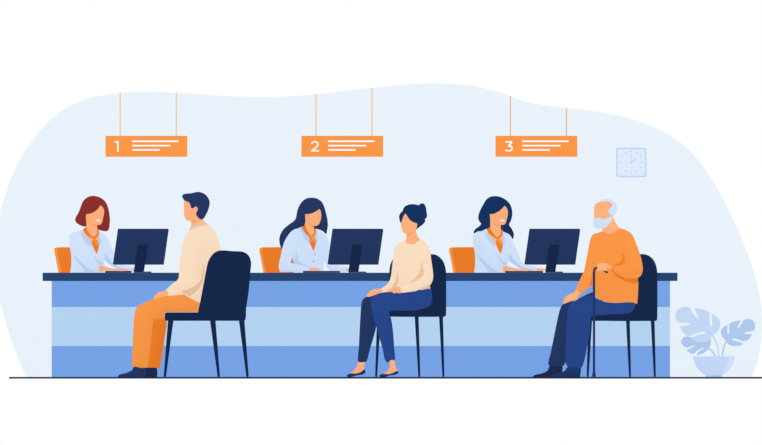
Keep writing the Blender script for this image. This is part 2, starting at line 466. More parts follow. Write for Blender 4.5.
# ================================================================== orange chairs of the clerks
def office_chair(x, label, w=41):
    y = -0.6
    r = thing('office_chair', W(x + w/2, y-.2, GY), label, 'chair', 'orange chairs behind the counter')
    out = [(x,249.6),(x+.4,248.3),(x+2.8,247.3),(x+w-2.8,247.3),(x+w-.4,248.3),(x+w,249.6),(x+w-1.5,258),(x+w-4.2,273),(x+w-7,300),(x+w-8.5,304),(x+8.5,304),(x+7,300),(x+4.2,273),(x+1.5,258)]
    bk = link('backrest', region(out, y, 1, lim=.022), ORANGE, r)
    pan = [(x+2.6,249.4),(x+4.4,247.9),(x+w-4,247.9),(x+w-2.6,249.4),(x+w-4,258),(x+w-6.2,273),(x+w-9,299),(x+9,299),(x+7,273),(x+4.2,258)]
    link('back_cushion', region(pan, y-.014, 1, lim=.018), DORANGE, bk)
    link('seat', box(WX(x+1), WX(x+w-1), y-.46, y-.03, WZ(318), WZ(312.2), .018), DORANGE, r)
    link('stem', tube([W(x+w/2, y-.22, 318), W(x+w/2, y-.22, 368)], [.022, .022], 12), DNAVY, r)
    for i in range(5):
        a = math.radians(90+72*i); c = W(x+w/2, y-.22, 368)
        d = Vector((math.cos(a), math.sin(a), 0))
        f = link('foot', tube([c, c + d*.135 + Vector((0,0,-.022))], [.018, .013], 8), DNAVY, r)
        link('caster', ball(c + d*.135 + Vector((0,0,-.04)), .022, 1, 1, 1), DNAVY, f)
office_chair(54.2, 'orange office chair behind the maroon-haired clerk')
office_chair(259.2, 'orange office chair behind the clerk with long swept-back hair')
office_chair(449.0, 'orange office chair behind the wavy-haired clerk')

# ================================================================== hands
def hand(palm, wrist, tips, thumb, r=.0072, rp=.011):
    """Palm between wrist and knuckles, five separate bent fingers; all 3D points."""
    ms = []
    n = len(tips)
    for k, (kn, mid, tip) in enumerate(tips):
        ms.append(tube([wrist.lerp(kn, .02), kn], [rp*.9, rp*.85], 10))
        f = (0.95, 1.0, 1.0, .85)[k]
        ms.append(tube([kn, mid, tip], [r*1.12*f, r*1.0*f, r*.85*f], 10))
    ms.append(tube(thumb, [r*1.35] * (len(thumb) - 2) + [r*1.15, r*.95], 10))
    return ms

# ================================================================== clerks
def clerk(dx, kind, label, hair_out, hair_cut, hair_m, head_p, neck_p, torso, tcut, nears, neary, fars, fary, handp, farhand,
          lapels, band, tails, shades_t, mouth, chin, arms, buttons=()):
    y0 = -0.9
    sh = lambda p: shift(p, dx)
    torso, tcut, nears, fars, handp = sh(torso), sh(tcut), sh(nears), sh(fars), sh(handp)
    ny = lambda a, b: neary(a - dx, b); fy = lambda a, b: fary(a - dx, b)
    hxs = [p[0] for p in handp]; wx, tx = min(hxs), max(hxs)
    cx = sum(p[0] for p in torso) / len(torso)
    P = [region(sh(head_p), y0, 1.08), region(sh(neck_p), y0, 1.0, off=.004), core(torso, y0, .62, 1.6), core(nears, ny, 1.2, 1.8), core(fars, fy, 1.2, 1.8)]
    yw = ny(wx, 269)
    P.append(region(handp, lambda a, b: yw - .03*ramp(a, wx, tx), 1.35, off=.002))
    wr = W(wx + 6, yw - .005, 269.6); L = tx - wx
    tips = []
    for i, (o, ln) in enumerate(((-.034, .93), (-.012, 1.0), (.011, .97), (.032, .85))):
        kx = wx + L*.62
        tips.append((W(kx, yw-.02+o*.7, 269.6), W(kx+(L*.36*ln)*.55, yw-.025+o, 269.3), W(wx+L*(.62+.36*ln)-.5, yw-.03+o, 269.8)))
    P += hand(None, wr, tips, [W(wx+L*.42, yw-.045, 269.8), W(wx+L*.55, yw-.062, 269.8), W(wx+L*.68, yw-.066, 269.9)], r=.0058, rp=.0085)
    # the arms inside the sleeves
    for a, fn, sl in zip(arms, (ny, fy), (nears, fars)):
        q = [(p[0]+dx, p[1]) for p in a]
        P.append(arm_in(q, fn, Field(smooth(sl)), 1.6, .02, .24))
        tq = q[0][0] + (8 if sl is nears else -4); P.append(tube([W(tq, y0 + .02, q[0][1]), W(q[0][0], fn(*q[0]), q[0][1])], [.013, .012], 12))
    # the far hand
    if farhand:
        fx, fyv = farhand[0] + dx, farhand[1]
        fw = W(fx-5, fyv+.01, 269.5)
        tp = [(W(fx+1.5, fyv+o*.7, 269.5), W(fx+4.5, fyv-.01+o, 269.5), W(fx+7.2*l, fyv-.015+o, 269.9)) for o, l in ((-.03, .95), (-.01, 1), (.012, .97), (.032, .85))]
        P += hand(None, fw, tp, [W(fx-3, fyv-.012, 269.4), W(fx-.5, fyv-.036, 269.6), W(fx+1.5, fyv-.05, 269.8), W(fx+3.6, fyv-.052, 269.9)], r=.0066, rp=.0110)
    # seated lower body behind the counter
    hips = W(cx, -.88, 303)
    legs = []
    for s in (-1, 1):
        pts = [W(cx + s*8, -.9, 302.5), W(cx + s*9, -1.29, 303.5), W(cx + s*9, -1.31, 362)]
        legs.append((pts, [.062, .052, .036]))
        P.append(tube([pts[0], pts[1], pts[2], W(cx + s*9, -1.32, 371.5)], [.05, .042, .03, .026], 12))
    P.append(tube([W(cx, y0, 290), W(cx, -.9, 302)], [.06, .06], 12)); P.append(ball(hips, .05, 1.6, 1.2, .85))
    o = body('person', P, W(cx, -.9, GY), label, 'person', 'clerks behind the counter')
    jk = link('jacket', join(region(torso, y0, .62, cut=tcut), region(nears, ny, 1.6), region(fars, fy, 1.6)), SHIRT, o)
    link('trousers', join(*[tube(p, r, 14) for p, r in legs], ball(hips, .07, 1.65, 1.25, .9)), NAVY, o)
    for s in (-1, 1):
        link('shoe', region([(cx+s*9-4.5,367),(cx+s*9+4.5,367),(cx+s*9+5,376.5),(cx+s*9-5,376.5)], -1.33, 2.4), DNAVY, o)
    lps = [drape('lapel', sh(p), jk, SHIRTD, [jk], .005) for p in lapels]
    for p in shades_t: drape('fold_shade', sh(p), jk, SHIRTD, [jk], .011, .8)  # shade around the arms, put in as darker cloth pieces
    for bxy in buttons: link('button', ball(W(bxy[0]+dx, bvh_of([jk]).ray_cast(W(bxy[0]+dx, -8, bxy[1]), Vector((0,1,0)))[0].y, bxy[1]), .0042, 1, .5, 1), DNAVY, jk)
    sc = drape('neck_scarf', sh(band), o, DORANGE, [jk, o] + lps, .010)
    tl = drape('scarf_tail', sh(tails[0]), sc, DORANGE, [jk, o, sc] + lps, .014)
    drape('scarf_knot', sh(tails[1]), sc, ORANGE, [jk, o, sc, tl] + lps, .006)
    hf = Field(smooth(hair_out))
    link('hair', region(hair_out, y0+.03, 1.5, full=hf, cut=hair_cut, off=.003), hair_m, o)
    drape('chin_shade', sh(chin), o, SKIND, [o], .0025, .8)  # neck shadow under the chin, painted as a darker skin strip
    if mouth: drape('mouth', sh(mouth), o, WHITE, [o], .0025, .8)
    return o

# maroon-haired clerk and wavy-haired clerk share the pose (404 px apart)
head1 = cA((180,130),(215,90),(260,76),(305,90),(335,122),(348,182),(346,215),(338,255),(330,290),(315,308),(290,313),(255,315),(215,298),(184,262),(176,215),(172,170))
neck1 = cA((186,250),(188,330),(180,365),(205,405),(250,432),(290,405),(300,365),(288,345),(287,300),(240,240))
torso1 = [(84,230),(76,231.6),(71.5,232.8),(69.6,234.5),(68.9,238.5),(69.3,245),(70.6,251),(71.3,257),(71.1,266),(70.2,273),(70,298),(73,308),(80,311.4),(98,311.4),(104,308),(106.5,296),(106,280),(104.6,268),(104.2,262),(106.3,254),(107.6,246),(107,239.5),(104.3,235),(100,231.8),(94,229.3),(88,228.8)]
tcut1 = cB((285,0,1),(300,28),(345,80),(382,145),(405,160),(425,125),(432,80),(436,15),(436,-40,1),(285,-40,1))
near1 = clipy(cB((172,48),(185,30),(215,22),(255,40),(300,95),(365,190),(405,240),(440,272),(475,290,1),(470,310),(442,316),(435,345),(434,372,1),(400,374,1),(340,340),(290,295),(240,250),(205,215),(185,170),(170,100)), 271.9)
def neary1(a, b): return -1.0 - .38*ramp(a, 74, 101)
far1 = [(99,232.5),(102.5,233.2),(105.4,235.6),(109.7,242.8),(114.6,254),(118.5,263),(126,265.6),(132,267.2),(134.3,268.2),(134.0,271.5),(128,271.4),(122,270),(116,268.2),(111,265.3),(105.2,260.2,1),(104,252),(101,243)]
def fary1(a, b): return -.9 - .47*ramp(a, 103, 133)
hand1 = clipy(cC((30,318),(40,302),(65,306),(130,322),(195,326),(232,327),(250,336),(251,337.5),(240,337.5),(68,338),(60,344),(57,349),(45,351),(30,349)), 271.9)
lap1 = [cB((274,8),(288,6),(305,35),(345,82),(374,138),(352,142),(310,98),(285,55)), cB((436,12),(446,50),(456,110),(440,134),(430,112),(433,60))]
band1 = cA((158,352),(172,340),(187,331),(200,362),(225,396),(250,417),(278,398),(287,375),(288,352),(297,350),(303,375),(294,405),(270,432),(245,432),(205,408),(175,380))
tails1 = [cB((382,84),(378,130),(395,175),(415,213,1),(428,180),(436,130),(428,105),(405,84)), cB((390,78),(410,83),(430,105),(436,132),(418,132),(398,112))]
shades1 = [clipy(cB((205,213),(240,250),(290,295),(340,338),(392,374),(296,374,1),(298,350),(270,315),(230,265)), 271.9),
          cB((362,186),(402,235),(440,270),(475,288),(470,308),(440,306),(400,262)),
          cC((80,212),(98,238),(140,288),(185,314),(215,326),(170,322),(125,302),(75,262))]
mouth1 = cA((276,270),(292,264),(320,267),(309,277),(290,278))
chin1 = cA((213,286),(235,303),(262,312),(285,314),(284,322),(262,321),(232,311))
hair1 = cA((90,262),(100,235),(122,195),(140,150),(155,110),(180,78),(215,57),(250,52),(295,60),(335,80),(362,108),(380,145),(392,190),(398,235),(400,270),(396,320),(388,352),(372,366),(345,366),(310,358),(280,345),(190,328),(150,320),(115,302),(95,282))
cut1 = cA((188,216,1),(215,212),(250,200),(290,172),(316,135,1),(335,152),(348,182),(346,215),(338,255),(330,290),(315,308),(290,312),(286,330),(287,420,1),(187,420,1),(190,300),(186,250))
clerk(0, 'a', 'smiling woman clerk with maroon bob, pale blue jacket and orange neck scarf', hair1, cut1, REDH, head1, neck1, torso1, tcut1, near1, neary1,
      far1, fary1, hand1, (135.5, -1.37), lap1, band1, tails1, shades1, mouth1, chin1, (((79,243,-.97),(84,256,-1.06),(92,265,-1.28),(100,268.0,-1.375),(104,268.8,-1.385)),((103,240,-.91),(110,255,-.97),(118,265.5,-1.16),(126,268.4,-1.34),(133,269.3,-1.36))))
hair3 = cN((80,386),(78,370),(95,345),(130,320),(142,300),(125,275),(117,250),(122,215),(140,170),(165,125),(185,90),(215,65),(250,55),(285,55),(325,65),(365,88),(395,118),(412,150),(420,190),(420,230),(410,270),(393,310),(410,335),(430,375),(435,405),(425,437),(410,415),(385,390),(350,376),(320,365),(200,345),(150,365),(110,371))
cut3 = cN((220,216,1),(260,210),(300,190),(330,165),(352,140,1),(372,160),(382,190),(380,225),(372,260),(362,295),(345,309),(322,312),(319,330),(320,420,1),(220,420,1),(224,320),(224,260))
clerk(403.9, 'b', 'smiling woman clerk with wavy navy hair, pale blue jacket and orange neck scarf', hair3, cut3, BNAVY, head1, neck1, torso1, tcut1, near1, neary1,
      far1, fary1, hand1, (136, -1.37), lap1, band1, tails1, shades1, mouth1, chin1, (((79,243,-.97),(84,256,-1.06),(92,265,-1.28),(100,268.0,-1.375),(104,268.8,-1.385)),((103,240,-.91),(110,255,-.97),(118,265.5,-1.16),(126,268.4,-1.34),(132,269.3,-1.36))))
# clerk with long swept-back hair
head2 = cH((262,150),(290,105),(330,92),(370,105),(398,140),(410,195),(411,230),(405,270),(390,305),(365,320),(340,320),(305,308),(275,280),(262,235),(258,190))
neck2 = cH((268,240),(268,295),(250,330),(265,370),(300,405),(325,422),(350,400),(362,360),(349,345),(346,300),(310,240))
torso2 = [(303,226.8),(298,228.4),(294,234),(293,241),(292.6,248),(292.4,254),(292.7,258),(293.9,264),(294,274),(292.5,298),(295,308),(302,311.4),(318,311.4),(326,308),(328.5,296),(327,280),(323.6,270),(324.6,260.5),(327.5,253),(329,244),(327.4,237.6),(322.9,233),(316.5,230),(310,227.5)]
tcut2 = [(300.5,222,1),(302.2,227),(306,234.5),(310,243.5),(314,247.5),(316,241),(316,230),(315.5,222,1)]
near2 = [(297.5,229),(293,230.2),(289,234),(284.4,241.7),(282,249.6),(280.3,257.5),(278.9,264.2),(279,269),(280.6,271.9),(285,271.9),(309,271.9,1),(309.2,270),(309.8,268.4,1),(303.3,265.9),(296,264.2),(290.2,262.9,1),(292,258.2),(295,252.5),(298,246),(301,237)]
def neary2(a, b): return -1.0 - .12*ramp(b, 236, 266) - .25*ramp(a, 284, 309)*ramp(b, 254, 264)
far2 = [(317,230.6),(322.9,233),(327.6,237.8),(330,246),(331.5,256),(334,263.6),(341,265.8),(347.0,267.5),(348.6,269.4),(348.2,271.9),(335,271.9),(328.5,269.6),(326,265),(324.7,260.2),(322,250)]
def fary2(a, b): return -.9 - .46*ramp(a, 314, 348)
hand2 = cJ((62,334),(68,325),(82,319),(112,318),(140,321),(151,332),(150,337),(68,337.5))
lap2 = [cH((218,342),(240,331),(262,372),(300,412),(325,460),(338,495),(322,498),(280,450),(245,400)), cH((362,350),(372,380),(380,430),(368,470),(358,440),(366,395))]
band2 = cH((238,328),(262,307),(280,345),(300,383),(322,405),(345,385),(349,345),(360,343),(366,370),(350,403),(325,424),(298,412),(262,378))
tails2 = [cJ((75,82),(70,115),(80,150),(100,193,1),(112,160),(119,125),(110,95),(92,80)), cJ((80,76),(100,84),(116,108),(119,130),(100,124),(86,106))]
shades2 = [cI((371,155),(352,200),(345,255),(365,261),(430,273),(490,297),(497,290),(440,265),(400,240),(380,205))]
chin2 = cH((292,290),(315,308),(345,318),(345,327),(320,322),(300,308))
hair2 = cH((455,392),(463,365),(470,320),(468,270),(458,220),(445,170),(428,125),(405,95),(370,75),(330,68),(290,72),(255,90),(225,125),(203,170),(192,215),(186,250),(165,278),(120,310),(75,350),(48,395),(38,440),(45,490),(68,530),(88,480),(108,430),(135,385),(180,355),(240,332),(365,347),(400,355),(430,370))
cut2 = cH((268,216,1),(310,212),(350,198),(398,168,1),(409,195),(412,230),(405,270),(390,305),(365,320),(345,320),(347,340),(352,420,1),(255,420,1),(262,320),(270,280))
clerk(0, 'c', 'woman clerk with long swept-back navy hair, buttoned pale blue jacket and orange scarf', hair2, cut2, NAVY, head2, neck2, torso2, tcut2, near2, neary2,
      far2, fary2, hand2, (350, -1.37), lap2, band2, tails2, shades2, None, chin2, (((291,240,-.98),(286,256,-1.06),(286,266,-1.14),(299,268.3,-1.30),(312,269.4,-1.40)),((323,240),(328,254),(331,263),(336,268),(342,269),(347,269.8))), buttons=((314.8,254.4),(313.5,261.5)))

# ================================================================== visitors' chairs
def chair_part(r, name, out, y0, m, lim): return link(name, region(out, y0, 1, lim=lim), m, r)
def leg(r, top, bot, y, yb, rt=.0142, rb=.0075):
    link('leg', tube([W(top, y, 316), W(bot, yb, 375.9)], [rt, rb], 10), DNAVY, r)
c1 = thing('chair', W(207, -2.7, GY), 'navy chair seen from behind, carrying the man in orange trousers', 'chair', 'navy visitor chairs')
bo = cG((44,392),(60,300),(75,220),(92,130),(103,88),(125,53),(150,35),(178,30),(240,34),(290,37),(318,50),(335,75),(340,105),(335,160),(325,270),(313,350),(310,404),(303,416),(290,418),(60,418))
chair_part(c1, 'backrest', bo, lambda a, b: -2.85 + .6*(a-225)*S, DNAVY, .02)
link('seat', box(WX(164.8), WX(245.6), -2.98, -2.575, WZ(320.8), WZ(312.4), .014), DNAVY, c1)
for top, bot, y, yb in ((171.2, 164.9, -2.93, -2.96), (171.2, 164.9, -2.62, -2.59), (212.3, 218.7, -2.93, -2.96), (241.2, 247.5, -2.62, -2.59)):
    leg(c1, top, bot, y, yb, .0205, .0088)
def visitor_chair(xl, xr, top, bot, legs, seatl, label, yfar=-2.42):
    r = thing('chair', W((xl+xr)/2, -2.65, GY), label, 'chair', 'navy visitor chairs')
    w = xr - xl
    out = [(xl,276),(xl+.8,266),(xl+3.6,259.5),(xl+8.5,255.6),(xl+14,254.2),(xr-13.5,254.2),(xr-8,256),(xr-3.4,260.5),(xr-.8,267),(xr,275),(xr,bot-2.6),(xr-.5,bot-.8),(xr-2,bot),(xl+3,bot),(xl+.6,bot-1),(xl,bot-3)]
    chair_part(r, 'backrest', out, lambda a, b: -2.40 - .15*(a-(xl+xr)/2)*S, DNAVY, .018)
    link('seat', box(WX(seatl), WX(xr-.3), -2.84, -2.42, WZ(bot), WZ(top), .010), DNAVY, r)
    for t, b, y, yb in legs: leg(r, t, b, y, yb)
visitor_chair(389.2, 446.1, 311.2, 316.7, ((379.0, 376.2, -2.8, -2.82), (379.0, 376.2, -2.48, -2.46), (416.6, 419.3, -2.8, -2.82), (441.0, 443.4, -2.48, -2.46)), 378.4,
              'navy chair under the woman with a hair bun')
visitor_chair(600.2, 657.3, 315.1, 320.9, ((590.4, 587.7, -2.8, -2.82), (590.4, 587.7, -2.48, -2.46), (627.7, 630.0, -2.8, -2.82), (652.5, 654.8, -2.48, -2.46)), 588.8,
              'navy chair under the white-bearded old man')

# ================================================================== the man in orange trousers
y0 = -2.6
hairm = cD((108,98),(118,83),(150,76),(195,72),(240,62),(280,66),(315,85),(340,115),(353,150),(348,195),(335,235),(318,270),(300,298),(288,305),(268,303),(250,290),(235,270),(232,255),(240,235),(247,212),(240,196),(228,192),(212,203),(198,208,1),(190,205),(183,185),(172,158),(155,148),(128,136),(115,120))
fullm = cD((106,98),(118,81),(150,74),(195,70),(240,60),(280,64),(315,83),(342,113),(355,150),(350,195),(337,235),(320,270),(302,300),(270,315),(187,322),(165,322),(140,306),(126,275),(121,220),(121,150))
headm = cD((124,130),(123,220),(128,275),(140,304),(163,319),(190,321),(240,318),(280,298),(305,270),(325,230),(338,190),(342,150),(330,118),(305,92),(270,76),(235,74),(190,84),(150,90),(125,105))
neckm = cD((187,300),(189,345),(188,372),(190,388),(235,378),(285,352),(302,335),(298,318),(285,300),(240,280))
sweat = cD((190,368),(225,346),(265,333),(300,322),(315,332)) + cE((437,-2),(465,25),(485,65),(500,110),(508,145),(512,200),(505,280),(490,380),(470,430),(400,455),(330,430),(270,410),(203,391,1),(195,372),(202,358,1),(235,328),(268,300),(273,250),(280,190),(290,130),(300,85),(315,50),(335,25))
def ysw(a, b): return -2.6 - .16*ramp(a, 184, 168)*ramp(b, 276, 286) if False else -2.6 - .22*(1-ramp(a, 166, 186))*ramp(b, 270, 286)
nearleg = cF((272,26),(305,16),(340,10,1),(380,35),(435,62),(500,75),(510,100),(480,106.5),(430,106.5),(275,106.5,1),(266,110),(263,118),(264,142,1),(212,142,1),(208,152),(200,240),(190,320),(182,372,1),(170,380),(145,382),(118,376),(107,364),(108,300),(112,220),(115,160),(120,112),(126,90),(142,74),(180,56),(225,40))
farleg = cF((195,135),(212,125),(262,125),(272,145),(275,160),(265,230),(255,300),(243,365),(238,378),(215,382),(190,378),(180,372),(190,320),(198,240))
def nly(a, b): return -2.77
fly = -2.50
handm = cE((131,410),(150,386),(175,371),(198,366),(206,378),(205,391),(165,402))
P = [region(headm, y0, 1.3), region(neckm, y0, 1.0, off=.004), core(sweat, ysw, .62, 1.6), core(nearleg, nly, .8, 1.6), core(farleg, fly, .8, 1.6),
     region(handm, -2.83, 1.1, off=.002), tube([W(199, -2.62, 238), W(196, -2.66, 245), W(191.5, -2.72, 262), W(195.0, -2.745, 281), W(184, -2.78, 289.3), W(171, -2.83, 292.2), W(165, -2.83, 293)], [.035, .038, .036, .034, .026, .016, .013]),
     ball(W(195.2, -2.672, 209.2), .02, .8, .5, 1.25), tube([W(204, -2.60, 276), W(204, -2.60, 296), W(205, -2.68, 301)], [.04, .02, .03]), tube([W(205, -2.74, 302), W(204, -2.52, 302), W(158, -2.50, 304), W(154, -2.50, 330)], [.03, .035, .035, .03])]
wr = W(165.5, -2.83, 293)
tips = [(W(159.5, -2.83+o*.7, 292.6), W(156.3-(1-l)*-3, -2.83+o, 295.2), W(153.9+(1-l)*8, -2.83+o, 298.2)) for o, l in ((-.034, .9), (-.012, 1), (.012, .97), (.034, .86))]
P += hand(None, wr, tips, [W(164, -2.84, 293.8), W(162.5, -2.868, 294.8), W(160, -2.882, 296.2), W(157.5, -2.888, 298)], r=.0065, rp=.009)
for a, b, c, d, yy in ((141.5, 360, 139, 370.5, -2.77), (155, 362, 153.5, 370.5, -2.50)):
    P.append(tube([W(a+1, yy, b-12), W(a, yy, b), W(c, yy, d), W(c-4.5, yy, d+3.2)], [.030, .025, .019, .013]))
man = body('person', P, W(180, -2.65, GY), 'man with short navy hair, cream sweater and orange trousers, seated', 'person', 'visitors seated at the counter')
sw = link('sweater', region(sweat, ysw, .62), CREAM, man)
tr = link('trousers', join(region(nearleg, nly, .8), region(farleg, fly, .8), tube([W(208, -2.52, 302.5), W(157, fly, 303.5)], [.055, .05], 16)), [ORANGE], man)
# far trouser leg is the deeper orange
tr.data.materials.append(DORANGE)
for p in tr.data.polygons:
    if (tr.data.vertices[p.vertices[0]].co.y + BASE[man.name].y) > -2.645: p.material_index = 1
# near arm of the sweater: upper arm hanging, forearm to the knee
link('sleeve', tube([W(196, -2.66, 243), W(191.5, -2.72, 262), W(195.5, -2.745, 281), W(184, -2.78, 289.3), W(171, -2.83, 292.0)], [.062, .058, .052, .040, .026], 16), CREAM, sw)
slv = [o for o in sw.children if o.name.startswith('sleeve')]
drape('fold_shade', cE((406,222),(401,270),(390,310),(360,340),(320,358),(288,369),(308,385),(330,394),(365,372),(395,335),(409,292),(413,250)), sw, CREAMD, [sw] + slv, .022, .8)  # shade under the near arm, painted as a darker knit piece
drape('collar', cD((169,406),(190,368),(225,347),(265,334),(300,320),(314,330),(329,352),(290,360),(240,372),(200,392)), sw, CREAMD, [sw, man], .008)
link('hair', region(hairm, y0, 1.32, full=fullm, off=.006), NAVY, man)
drape('chin_shade', cD((190,318),(215,320),(235,316),(235,324),(210,332),(192,330)), man, SKIND, [man], .0025, .8)  # shadow below the jaw, painted in a darker skin tone
link('shoe', region(cF((38,419),(44,410),(80,400),(105,388),(118,370),(145,376),(176,376,1),(174,421,1),(40,421)), -2.78, 1.4, lim=.05), NAVY, man)
link('shoe', region(cF((150,419),(165,400),(172,375,1),(226,376,1),(229,400),(227,421,1),(155,421)), -2.51, 1.4, lim=.05), SHOE1, man)

# ================================================================== the woman with a hair bun
y0 = -2.65
hairw = cK((95,223),(83,185),(82,155),(95,132),(112,115),(120,90),(140,70),(175,57),(215,55),(255,62),(275,50),(295,48),(310,62),(320,85),(325,120),(330,160),(322,180),(312,186),(314,205),(300,228),(270,252),(245,272),(233,284,1),(240,255),(241,228),(215,218),(190,205),(165,180),(150,155),(138,139,1),(125,152),(115,175),(105,205))
fullw = cK((94,225),(81,185),(80,155),(93,130),(110,113),(118,88),(140,68),(175,55),(215,53),(255,60),(275,48),(295,46),(312,62),(322,85),(327,120),(332,160),(324,182),(316,205),(302,230),(270,255),(246,275),(232,292),(205,310),(143,320),(122,313),(107,291),(97,256))
headw = cK((104,180),(97,225),(98,255),(108,290),(122,312),(145,319),(185,312),(225,290),(245,262),(265,225),(272,180),(262,130),(235,90),(195,72),(155,78),(122,108),(108,145))
neckw = cK((144,300),(147,340),(138,392),(170,415),(215,415),(262,370),(246,340),(234,305),(225,280),(180,280))
sweatw = cL((250,29),(245,38),(290,42),(318,22),(335,25),(355,45),(370,75),(378,130),(385,180),(386,215),(376,242),(368,252),(372,270),(370,300),(330,312),(262,305),(215,296),(190,285),(170,284),(150,284),(135,288,1),(114,277),(118,270,1),(140,258),(165,236),(177,205),(183,160),(190,110),(199,62),(213,42))
def yw_(a, b): return -2.65 - .2*(1-ramp(a, 380, 396))*ramp(b, 275, 290)
nlw = cWl((131,82),(150,63),(190,52),(235,50),(300,45),(355,40),(384,37),(389,80),(376,110),(345,124),(300,130),(212,131),(208,140),(217,165),(225,220),(230,290),(233,335),(225,346),(195,346),(180,290),(160,220),(145,170),(135,130))
flw = cWl((93,92),(105,75),(130,67),(155,62),(172,72),(165,110),(158,140),(155,175),(152,205),(140,250),(125,300),(112,345),(95,353),(77,349),(80,280),(84,200),(88,130))
def nlyw(a, b): return -2.78 - .2*(1-ramp(a, 384, 428))
def flyw(a, b): return -2.74 - .06*(1-ramp(a, 360, 385))
fh = cL((57,303),(70,281),(90,270),(120,267),(133,280),(112,291),(72,305))
nh_ = cL((157,281),(175,266),(205,257),(225,261),(237,280),(220,288),(185,284))
P = [region(headw, y0, 1.35), region(neckw, y0, 1.0, off=.004), core(sweatw, yw_, .62, 1.6), core(nlw, nlyw, .75, 1.6), core(flw, flyw, .75, 1.6),
     region(fh, -2.9, 1.2, off=.002), region(nh_, -2.95, 1.1, off=.002),
     arm_in([(402, 252), (396.5, 268), (393.3, 278), (389.5, 284.6), (385, 288.6), (381.5, 290.4)], yw_, Field(smooth(sweatw)), .62, .02, .28), tube([W(381.5, yw_(381.5, 290.4), 290.4), W(378.5, -2.895, 290.9)], [.0085, .011]), tube([W(420, -2.67, 250), W(426, -2.72, 266), W(426.2, -2.74, 279), W(414, -2.86, 286.8), W(401, -2.95, 290.2)], [.03, .030, .028, .022, .013]),
     tube([W(418, -2.65, 270), W(418, -2.66, 286), W(418, -2.76, 300.5)], [.04, .018, .03]), tube([W(424, -2.76, 301), W(422, -2.72, 301), W(378, -2.74, 301), W(366, -2.77, 315)], [.03, .035, .035, .03])]
for wx, wy, wp, tx, tz in ((379.5, -2.9, 290.2, 367.3, 295.6), (401.5, -2.95, 290.2, 387.6, 291.8)):
    tips = [(W(wx-5.5, wy+o*.7, wp-.4), W(wx-9-(l-1)*6, wy+o, (wp*.45+tz*.55)-.6), W(tx+(1-l)*8+.5, wy+o, tz-.2)) for o, l in ((-.032, .9), (-.011, 1), (.011, .97), (.031, .86))]
    P += hand(None, W(wx, wy, wp), tips, [W(wx-2.5, wy-.034, wp+.8), W(wx-5.5, wy-.048, wp+1.6), W(wx-8, wy-.052, wp+2.4)], r=.0062, rp=.0085)
ff = cM((149,258),(201,258),(197,285),(195,318),(204,330),(200,350),(150,360),(95,362),(85,350),(115,325),(135,295))
nf = cM((401,247),(440,247),(446,280),(455,308),(468,330),(466,350),(430,358),(365,368),(352,355),(385,330),(404,300))
P += [tube([W(390.2, -2.968, 354), W(390.9, -2.968, 359), W(392, -2.975, 365)], [.007, .009, .014]), tube([W(362, -2.8, 352), W(361.5, -2.8, 358), W(361, -2.8, 365)], [.009, .010, .016]), region(ff, -2.8, 1.0, off=.002), region(nf, -2.98, 1.0, off=.002)]
wom = body('person', P, W(400, -2.75, GY), 'woman with navy hair bun, cream sweater and blue trousers, seated', 'person', 'visitors seated at the counter')
sw = link('sweater', region(sweatw, yw_, .62), CREAM, wom)
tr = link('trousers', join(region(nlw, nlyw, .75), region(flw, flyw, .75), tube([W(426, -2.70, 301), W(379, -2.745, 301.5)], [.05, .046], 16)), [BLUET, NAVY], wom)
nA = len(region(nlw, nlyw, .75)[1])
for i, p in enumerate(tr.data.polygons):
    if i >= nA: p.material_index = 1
slv = link('sleeve', tube([W(421.5, -2.69, 251), W(425.8, -2.72, 266), W(426.6, -2.74, 279), W(414, -2.86, 286.8), W(402.5, -2.95, 289.8)], [.040, .043, .042, .034, .022], 16), CREAM, sw)
drape('fold_shade', cL((330,130),(323,170),(305,205),(264,244),(300,230),(330,211),(339,190),(335,160)), sw, CREAMD, [sw, slv], .010, .8)  # these darker knit pieces paint the shade by sleeves and hem
drape('fold_shade', cL((208,178),(203,220),(184,259),(194,264),(211,240),(213,205)), sw, CREAMD, [sw], .010, .8)
drape('fold_shade', cL((322,262),(345,258),(366,246),(371,265),(345,268)), sw, CREAMD, [sw, slv, tr], .010, .8)
hr = link('hair', region(hairw, y0, 1.38, full=fullw, off=.006), BNAVY, wom)
drape('chin_shade', cK((148,325),(175,318),(210,300),(218,300),(200,315),(170,332),(150,338)), wom, SKIND, [wom], .0025, .8)  # painted neck shadow, darker than the skin around it
for s, yy in ((cM((54,368),(70,356),(90,351),(120,353),(160,344),(196,319),(204,326),(206,345),(187,359),(130,370),(92,379),(60,379)), -2.8),
              (cM((316,370),(335,357),(360,355),(400,356),(440,341),(466,330),(471,350),(450,361),(400,369),(372,379),(325,379)), -2.98)):
    link('shoe', region(s, yy, 2.2, off=.02), NAVY, wom)

# ================================================================== the old man
y0 = -2.68
faceo = cQ((80,185),(82,150),(95,120),(125,105),(170,100),(215,105),(240,122))
heado = cQ((80,185),(82,150),(95,122),(125,107),(170,102),(210,100),(245,112),(265,140),(270,170),(262,200),(245,230),(235,262),(215,300),(190,320),(150,332),(105,332),(86,315),(80,280),(82,235))
fullo = cQ((78,185),(80,150),(93,118),(123,102),(155,83),(195,76),(240,88),(272,117),(289,160),(284,196),(267,222),(246,230),(242,262),(227,302),(196,331),(150,346),(104,345),(78,328),(70,290),(73,258),(80,240))
hairo = cQ((125,105,1),(155,85),(195,78),(240,90),(270,118),(287,160),(282,195),(265,220),(245,227),(215,208),(207,187),(220,165),(238,145),(241,124),(215,106),(170,101))
beard = cQ((81,244),(90,253),(120,248),(165,258),(205,246),(241,227,1),(240,260),(225,300),(195,329),(150,344),(105,343),(80,326),(72,290),(75,260))
necko = cQ((225,220),(242,228),(252,250),(272,290),(300,335),(288,365),(250,390),(205,398),(165,385),(155,345),(180,300))
